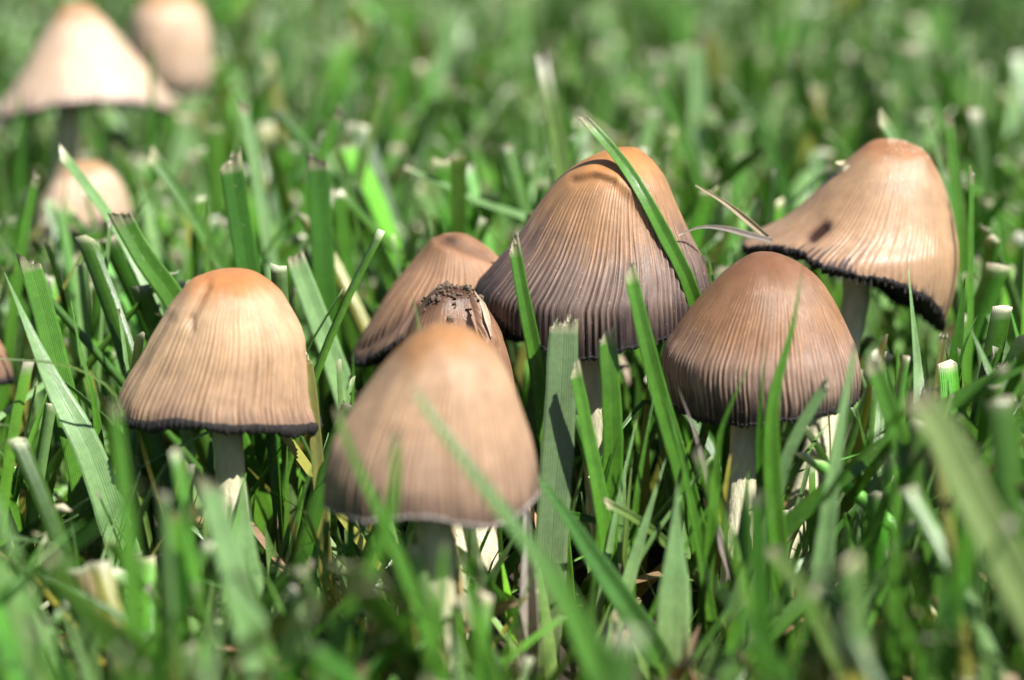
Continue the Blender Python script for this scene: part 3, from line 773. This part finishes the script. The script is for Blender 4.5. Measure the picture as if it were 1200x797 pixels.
B('bleached silvery dead sheath standing left of the broad grey-green ribbed blade', 'bleached', [(616, 585, 26.4), (618, 650, 26.4), (620, 720, 26.4), (620, 790, 26.4)], [18, 24, 25], 'taper', (10, -10), 55, 'dead_sheath', 'dead leaf')
B('soft dark blade rising before the middle of the plain tan bell cap', 'mid', [(463, 505, 21.6), (462, 575, 21.6), (438, 660, 21.6), (385, 770, 21.6)], [24, 30, 32], 'taper', (10, 0))
B('slender blade crossing the left side of the plain tan bell cap', 'mid', [(394, 478, 22.4), (412, 530, 22.4), (440, 590, 22.4), (466, 650, 22.4)], [18, 20, 22], 'taper', (10, 0))
B('soft green blade rising before the stem of the plain tan bell mushroom', 'mid', [(522, 632, 21.8), (516, 700, 21.8), (506, 790, 21.8)], [22, 32], 'taper', (10, 0))
B('soft blade leaning beside the stem of the plain tan bell mushroom', 'mid', [(540, 648, 22.6), (556, 715, 22.6), (575, 797, 22.6)], [18, 28], 'taper', (10, 0))
B('pale wide blade with cut top before the stem of the lone tan mushroom', 'pale', [(243, 562, 22.2), (262, 630, 22.2), (286, 710, 22.2), (305, 790, 22.2)], [26, 44, 46], 'cut', (5, -5), 8)
B('pale pointed leaf beside the stem of the lone tan mushroom', 'pale', [(284, 552, 25.6), (287, 620, 25.6), (294, 710, 25.6)], [26, 40], 'point', (5, 0), 8)
B('wide green stump of blade with brown cut top left of that stem', 'mid', [(212, 598, 22.8), (206, 660, 22.8), (196, 760, 22.8)], [40, 46], 'cut', (0, 0), 10, tipc=(0.4, 0.3, 0.17))
B('tall soft green blade rising at the left end of the lone tan rim', 'mid', [(134, 470, 21.6), (144, 560, 21.6), (152, 640, 21.6), (158, 760, 21.6)], [30, 28, 28], 'taper', (10, 0))
B('dark blade slanting low across to the tall soft green blade', 'blue', [(168, 566, 21.2), (110, 620, 21.2), (50, 665, 21.2), (-20, 715, 21.2)], [12, 18, 20], 'taper', (30, 20))
B('yellow-green speckled blade standing straight under the lone tan cap', 'lime', [(240, 596, 26.2), (243, 660, 26.2), (246, 760, 26.2)], [16, 20], 'taper', (0, 0))
B('thin yellowed blade lying low near the long pale leaf', 'yellow', [(-5, 642, 25.0), (30, 668, 25.0), (66, 708, 25.1)], [6, 9], 'taper', (0, 0))
B('pale level blade lying low near the long pale leaf', 'pale', [(80, 640, 26.0), (40, 634, 26.0), (-15, 626, 26.0)], [10, 18], 'point', (30, 30), 8)
B('big pale bent blade with yellow patch and brown broken end beside the brown mushroom', 'palelime', [(1072, 462, 20.5), (1100, 500, 20.5), (1135, 575, 20.5), (1175, 650, 20.5), (1230, 760, 20.5)], [40, 54, 58], 'cut', (10, -10), 12, tipc=(0.42, 0.36, 0.25))
B('green blade with white crumbly cut end right of the brown broad mushroom', 'mid', [(1022, 424, 25.2), (1042, 480, 25.2), (1066, 550, 25.2), (1092, 640, 25.2)], [22, 28], 'frayed', (5, 0), 12)
B('pale blade with white torn top by the big bent blade', 'pale', [(1178, 428, 27.8), (1166, 480, 27.8), (1156, 550, 27.8)], [24, 28], 'frayed', (0, 0), 10)
B('green blade slanting right above the big bent blade', 'mid', [(1215, 415, 25.8), (1175, 490, 25.8), (1140, 560, 25.8)], [14, 18], 'point', (20, 0))
B('second green blade slanting right, lower beside the big bent blade', 'blue', [(1215, 470, 24.6), (1180, 530, 24.6), (1150, 600, 24.6)], [14, 20], 'point', (20, 0))
B('dark green blunt blade with grey cut end below the brown broad mushroom', 'dark', [(884, 578, 21.6), (889, 650, 21.6), (894, 740, 21.6)], [22, 26], 'cut', (0, 0), 10, tipc=(0.4, 0.4, 0.28))
B('wide stump of blade with white top and yellow streak', 'yellow', [(993, 733, 19.6), (1000, 770, 19.6), (1008, 830, 19.6)], [38, 42], 'cut', (0, 0), 8, tipc=(0.8, 0.78, 0.65), tiplen=0.22)
B('pale blunt blade leaning left below the brown broad mushroom', 'lime', [(903, 642, 22.6), (940, 690, 22.6), (975, 760, 22.6)], [20, 24], 'cut', (0, 0))
B('dark long blade leaning left over the lance-shaped leaf foot', 'dark', [(812, 655, 21.4), (860, 710, 21.4), (925, 800, 21.4)], [14, 26], 'point', (10, 0))
B('short yellow dying blade under the left of the brown broad cap', 'yellow', [(857, 528, 27.0), (852, 560, 27.0), (846, 600, 27.0)], [10, 14], 'taper', (0, 0), tipc=(0.5, 0.4, 0.3))
B('fresh green blade hiding the foot of the brown broad mushroom', 'mid', [(878, 545, 26.4), (872, 600, 26.4), (866, 680, 26.4)], [12, 26], 'point', (10, -10))
B('tall green blade standing straight right of the brown broad mushroom', 'mid', [(1047, 510, 23.2), (1048, 580, 23.2), (1050, 680, 23.2)], [12, 24], 'point', (10, 0))
B('straight slender green blade left of the green crumbly-ended blade', 'mid', [(1002, 470, 27.4), (1018, 540, 27.4), (1030, 610, 27.4)], [6, 13], 'point', (10, 0))
B('dark leaning blade in the shade left of the tall ribbed stem', 'dark', [(690, 560, 28.4), (730, 500, 28.6), (760, 470, 28.9), (785, 520, 29.0)], [7, 14], 'taper', (10, 0))

# ---------------------------------------------------------------- the rest of the lawn
def lawn_blades(x, y, h, w, lean, phi, psi, curl, cut, colr, K, tips):
    """vectorised blades; rows run root -> tip, three vertices across (folded along the midrib)"""
    n = len(x)
    q = np.r_[np.linspace(0, 0.955, K - 1), 0.978, 1.0][None, :]
    hor = h[:, None] * (lean[:, None] * q + curl[:, None] * q ** 2.4)
    ver = h[:, None] * q * np.sqrt(np.maximum(1 - (0.55 * lean[:, None] + 0.6 * curl[:, None] * q) ** 2, 0.15))
    dx, dy = np.cos(phi)[:, None], np.sin(phi)[:, None]
    PX = x[:, None] + hor * dx; PY = y[:, None] + hor * dy; PZ = ver - 0.25
    wp = np.where(cut[:, None], 0.75 + 0.25 * np.sin(np.clip(q * 1.5, 0, 1) * 1.57) - 0.10 * q, np.clip((1 - q) * 1.9, 0.03, 1) ** 0.8)
    hw = w[:, None] * wp / 2
    wx, wy = np.cos(psi)[:, None], np.sin(psi)[:, None]
    nx, ny = -wy, wx
    fold = 0.32
    V = np.zeros((n, K + 1, 3, 3))
    for c, s_ in enumerate((-1, 0, 1)):
        V[:, :, c, 0] = PX + s_ * hw * wx + (abs(s_) * fold * hw) * nx
        V[:, :, c, 1] = PY + s_ * hw * wy + (abs(s_) * fold * hw) * ny
        V[:, :, c, 2] = PZ
    V[:, -1, :, 2] += np.where(cut[:, None], rng.uniform(-0.06, 0.06, (n, 3)), 0)
    C = np.repeat(np.repeat(colr[:, None, None, :], K + 1, 1), 3, 2)
    ry = np.clip(1 - PZ / 1.5, 0, 1)[:, :, None, None]
    C = C * (1 - ry) + C * np.array([1.1, 0.9, 0.8]) * ry
    tm = np.where(cut[:, None], np.exp(-((1 - q) * h[:, None] / np.where(y > 38, 0.13, 0.075)[:, None]) ** 2), 0)[:, :, None, None]
    C = C * (1 - tm) + tips[:, None, None, :] * tm
    U = np.zeros((n, K + 1, 3)); U[:] = (-1, 0, 1)
    f0 = grid_faces(K + 1, 3)
    F = (f0[None] + (np.arange(n) * (K + 1) * 3)[:, None, None])
    return V, F, C, U, np.stack([PX, PY, PZ], -1)


def tip_rows(K):
    # rows crowd towards the tip so the torn end stays short
    return None


def clears(P, w):
    """True for blades that neither pierce nor stand before the mushrooms"""
    n = P.shape[0]
    ok = np.ones(n, bool)
    px, py, dd = proj(P)
    for c in CAPS:
        pr = c['prof']; lowest = c['rim'][:, 1].max()
        xl = np.interp(py, pr[:, 0], pr[:, 1]); xr = np.interp(py, pr[:, 0], pr[:, 2])
        wpx = (w[:, None] * 0.5) * 1200 / (FW * dd)
        inside = (py > pr[0, 0] - 4) & (py < lowest + 6) & (px > xl - wpx - 3) & (px < xr + wpx + 3) & (dd < c['d'] + c['R'])
        if c['front']: ok &= ~inside.any(1)
        # volume of the cap
        r2 = np.hypot(P[..., 0] - c['c'][0], P[..., 1] - c['c'][1])
        vol = (r2 < c['R'] * 1.1) & (P[..., 2] > c['zlo'] - 0.15) & (P[..., 2] < c['zhi'] + 0.1)
        ok &= ~vol.any(1)
    for pth, sr in STEMS:
        for k in range(0, 40, 4):
            m = np.hypot(P[..., 0] - pth[k, 0], P[..., 1] - pth[k, 1]) + np.abs(P[..., 2] - pth[k, 2]) * 0.5 < sr + 0.12
            ok &= ~m.any(1)
    for (x0, y0, x1, y1, dm, pr_) in KEEP:
        ok &= (np.random.default_rng(int(x0 + y0)).random(n) > pr_) | ~((px > x0) & (px < x1) & (py > y0) & (py < y1) & (dd < dm)).any(1)
    return ok


# clear views kept open: stems and the dark gaps between the mushrooms (image box, nearer than depth)
KEEP = [(236, 495, 302, 560, 27.4, 1), (590, 300, 800, 600, 28.4, 1), (480, 600, 550, 640, 24.4, 1), (845, 485, 980, 520, 28.0, 1),
        (975, 330, 1030, 400, 31.0, 1), (55, 120, 105, 180, 42.0, 1), (300, 505, 375, 640, 26.5, 0.85), (60, 325, 130, 470, 28.5, 1),
        (250, 160, 400, 330, 32.4, 0.85), (1120, 190, 1150, 330, 29.4, 1), (785, 205, 905, 285, 31.0, 1),
        (80, 190, 140, 235, 38.0, 0.6), (140, 500, 236, 640, 26.0, 0.6), (590, 600, 830, 700, 26.5, 0.75), (800, 500, 1000, 640, 26.5, 0.6),
        (560, 560, 660, 760, 26.0, 0.6), (20, 380, 140, 570, 27.3, 0.9), (760, 560, 830, 720, 25.4, 0.85), (640, 640, 770, 760, 24.5, 0.6)]


def scatter(d0, d1, density, hlo, hhi, wlo, whi, K, widen=1.0, cutp=0.72):
    y0 = (d0 - CAM_H * sp) / cp; y1 = (d1 - CAM_H * sp) / cp
    half = lambda yy: (FW * 0.5 * (yy * cp + CAM_H * sp)) * 1.45 * widen + 5.0
    hm = half(y1)
    n = int((y1 - y0) * 2 * hm * density)
    x = rng.uniform(-hm, hm, n); y = rng.uniform(y0, y1, n)
    # the lawn grows in clumps with thinner, shadier patches between
    cl = (np.sin(x * 0.9 + 1.9 * np.sin(y * 0.55) + 0.7) * np.sin(y * 0.8 + 1.4 * np.sin(x * 0.5))
          + 0.6 * np.sin(x * 2.3 + y * 1.1) * np.sin(y * 1.9 - x * 0.8))
    k = (np.abs(x) < half(y)) & (rng.random(n) < np.clip(0.62 + 0.55 * cl, 0.12, 1))
    x, y = x[k], y[k]; n = len(x)
    # tufts: pull roots together a little
    x += 0.35 * np.sin(y * 2.1 + 1.7 * np.sin(x * 1.3)); y += 0.35 * np.sin(x * 2.3 + y)
    h = rng.uniform(hlo, hhi, n) * (1 + 0.10 * np.sin(x * 0.5 + 2 * np.sin(y * 0.21)) * np.sin(y * 0.37 + 1))
    w = wlo + (whi - wlo) * rng.random(n) ** 1.5
    lean = np.abs(rng.normal(0, 0.30, n)); curl = np.abs(rng.normal(0, 0.22, n))
    flat = rng.random(n) < 0.09; lean[flat] = rng.uniform(0.7, 1.3, flat.sum())
    phi = rng.uniform(0, 6.283, n)
    psi = np.where(rng.random(n) < 0.6, rng.normal(0, 0.8, n), rng.uniform(0, 6.28, n))
    cut = rng.random(n) < cutp
    g = np.array([0.070, 0.192, 0.020])[None] * rng.lognormal(0, 0.42, (n, 1)) * rng.normal(1, 0.09, (n, 3))
    pal = rng.random(n) < 0.27; g[pal] = np.array([0.160, 0.298, 0.088]) * rng.lognormal(0, 0.15, (pal.sum(), 1))
    yel = rng.random(n) < 0.05; g[yel] = np.array([0.24, 0.24, 0.05]) * rng.lognormal(0, 0.2, (yel.sum(), 1))
    ded = rng.random(n) < 0.035; g[ded] = np.array([0.34, 0.25, 0.14]) * rng.lognormal(0, 0.3, (ded.sum(), 1))
    h[ded] *= 0.6
    g = np.clip(g, 0.01, 0.7)
    tips = np.array([0.66, 0.61, 0.44])[None] * rng.uniform(0.35, 1.25, (n, 1)) * rng.normal(1, 0.06, (n, 3))
    return lawn_blades(x, y, h, w, lean, phi, psi, curl, cut, g, K, np.clip(tips, 0.05, 0.85)), w


SHORT = ['the lone tan mushroom', 'the plain tan bell mushroom', 'the weathered brown mushroom', 'the soil-topped mushroom', 'the tall ribbed mushroom',
         'the brown broad mushroom', 'the smooth tilted mushroom', 'the wide conical mushroom', 'the pale egg-shaped mushroom', 'the half-buried small mushroom',
         'the outlying brown mushroom']
zones = [scatter(14.0, 20.0, 2.0, 2.2, 4.6, 0.18, 0.42, 10),
         scatter(20.0, 27.0, 5.0, 2.0, 5.0, 0.09, 0.42, 10),
         scatter(27.0, 36.0, 8.5, 2.4, 5.2, 0.08, 0.40, 10),
         scatter(36.0, 60.0, 4.6, 2.6, 5.5, 0.12, 0.48, 8),
         scatter(60.0, 120.0, 2.4, 3.0, 5.8, 0.16, 0.55, 6),
         scatter(120.0, 330.0, 0.45, 3.0, 5.6, 0.3, 0.7, 5),
         scatter(22.0, 28.6, 3.2, 2.0, 4.6, 0.05, 0.15, 8, cutp=0.4),
         scatter(15.0, 50.0, 9.0, 1.0, 3.0, 0.08, 0.28, 5, cutp=0.2),
         scatter(4.0, 14.0, 4.0, 1.6, 3.2, 0.10, 0.36, 6, widen=2.0)]
picked = 0
rest = []
LIM = 300 - len(HEROES)
cand = []
for zi, ((V, F, C, U, P), w) in enumerate(zones):
    ok = clears(P, w) if zi < 4 or zi >= 6 else np.ones(len(w), bool)
    V, C, U, P, w = V[ok], C[ok], U[ok], P[ok], w[ok]
    if zi < 3:
        px, py, dd = proj(P[:, -1])
        vis = (px > 5) & (px < 1195) & (py > 5) & (py < 780)
        size = np.where(vis, w / dd[:] * np.clip(V[:, -1, 1, 2], 0.5, 9), 0)
        cand += [(s, zi, i) for i, s in enumerate(size) if s > 0]
    rest.append([V, C, U, w])
cand.sort(reverse=True)
chosen = {}
for s, zi, i in cand[:LIM]:
    chosen.setdefault(zi, set()).add(i)
for zi, (V, C, U, w) in enumerate(rest):
    K = V.shape[1] - 1
    f0 = grid_faces(K + 1, 3)
    m = np.ones(len(w), bool)
    for i in sorted(chosen.get(zi, ())):
        m[i] = False
        root_p = V[i, 0, 1].copy(); root_p[2] = 0
        # a leaf with a real, thin body: upper and lower face
        Vt = V[i]; e = Vt[1:, 2] - Vt[:-1, 0]
        nr = np.cross(Vt[:, 2] - Vt[:, 0], np.gradient(Vt[:, 1], axis=0)); nr /= np.linalg.norm(nr, axis=1)[:, None] + 1e-9
        lo = Vt - nr[:, None, :] * np.array([0.003, 0.012, 0.003])[None, :, None]
        ringv = np.concatenate([Vt, lo[:, ::-1]], 1)
        F = grid_faces(K + 1, 6, True)
        F = np.vstack([F, [[K*6+0, K*6+1, K*6+4, K*6+5], [K*6+1, K*6+2, K*6+3, K*6+4]]])
        Cc = np.concatenate([C[i], C[i][:, ::-1]], 1); Uu = np.concatenate([U[i], U[i][:, ::-1]], 1)
        o = mesh_obj('grass_shoot', ringv.reshape(-1, 3), F, M_GRASS, root_p, None, col=Cc.reshape(-1, 3), attrs={'u': Uu.ravel()})
        c0 = C[i][K // 2, 1]
        colw = ('yellowed' if c0[0] > 0.75 * c0[1] and c0[0] > 0.15 else 'pale green' if c0[1] > 0.19 else 'dark green' if c0[1] < 0.135 else 'mid green')
        wide = 'broad' if w[i] > 0.29 else 'slim' if w[i] < 0.2 else ''
        lean_ = np.hypot(*(Vt[-1, 1, :2] - Vt[0, 1, :2])) / max(Vt[-1, 1, 2], 0.3)
        pose = 'upright' if lean_ < 0.3 else 'leaning' if lean_ < 0.9 else 'arching'
        endw = 'pale cut tip' if np.linalg.norm(Vt[-1, 2] - Vt[-1, 0]) > 0.03 else 'pointed tip'
        tall = 'tall' if Vt[-1, 1, 2] > 3.9 else 'short' if Vt[-1, 1, 2] < 2.9 else ''
        near = min(range(len(CAPS)), key=lambda k_: np.hypot(*(CAPS[k_]['c'] - root_p[:2])))
        tag(o, ' '.join(q_ for q_ in (tall, wide, pose, colw) if q_) + f' blade with {endw} near {SHORT[near]}', 'grass blade', 'plain lawn blades around the mushrooms')
    V, C, U = V[m], C[m], U[m]
    F = (f0[None] + (np.arange(len(V)) * (K + 1) * 3)[:, None, None]).reshape(-1, 4)
    rest[zi] = (V.reshape(-1, 3), F, C.reshape(-1, 3), U.ravel())
off = 0
AV, AF, AC, AU = [], [], [], []
for V, F, C, U in rest:
    AV.append(V); AF.append(F + off); AC.append(C); AU.append(U); off += len(V)
o = mesh_obj('lawn_grass', np.vstack(AV), np.vstack(AF), M_GRASS, col=np.vstack(AC), attrs={'u': np.concatenate(AU)})
tag(o, 'dense green mown lawn grass with pale cut tips surrounding everything', 'grass', kind='stuff')

# dry litter lying between the blades
n = 1500
d = rng.uniform(14, 60, n); yy = (d - CAM_H * sp) / cp
xx = np.where(rng.random(n) < 0.55, rng.uniform(0.35, 1, n), rng.uniform(-1, 1, n)) * (FW * 0.5 * d * 1.1 + 2)
g = np.array([0.26, 0.18, 0.10])[None] * rng.lognormal(0, 0.35, (n, 1)) * rng.normal(1, 0.07, (n, 3))
lit = lawn_blades(xx, yy, rng.uniform(0.5, 2.0, n), rng.uniform(0.06, 0.28, n), rng.uniform(0.5, 1.5, n), rng.uniform(0, 6.28, n),
                  rng.uniform(0, 6.28, n), rng.uniform(-0.6, 0.8, n), rng.random(n) < 0.5, np.clip(g, 0.03, 0.7), 5, np.clip(g * 1.3, 0.05, 0.8))
ok = clears(lit[4], np.full(n, 0.2))
V, C, U = lit[0][ok], lit[2][ok], lit[3][ok]
V[..., 2] += rng.uniform(0.1, 0.5, (len(V), 1, 1))
F = (grid_faces(6, 3)[None] + (np.arange(len(V)) * 18)[:, None, None]).reshape(-1, 4)
o = mesh_obj('dry_litter', V.reshape(-1, 3), F, M_DRY, col=C.reshape(-1, 3), attrs={'u': U.ravel()})
tag(o, 'dry tan clippings lying low between the grass blades', 'clippings', kind='stuff')

# the strip of pale torn skin beside the split on the soil-topped cap
pts = [at(x_, y_, touch(surfS, x_, y_, 0.03)) for x_, y_ in ((556, 341), (566, 358), (571, 376), (576, 396))]
V, F, C, U = leaf_mesh(pts, [0.03, 0.10, 0.08, 0.03], (10, 30), 25, (0.55, 0.42, 0.30), None, 'taper', 4242, 0.02)[:4]
mesh_obj('torn_skin', V, F, M_DRY, baseS, capS, col=C, attrs={'u': U})
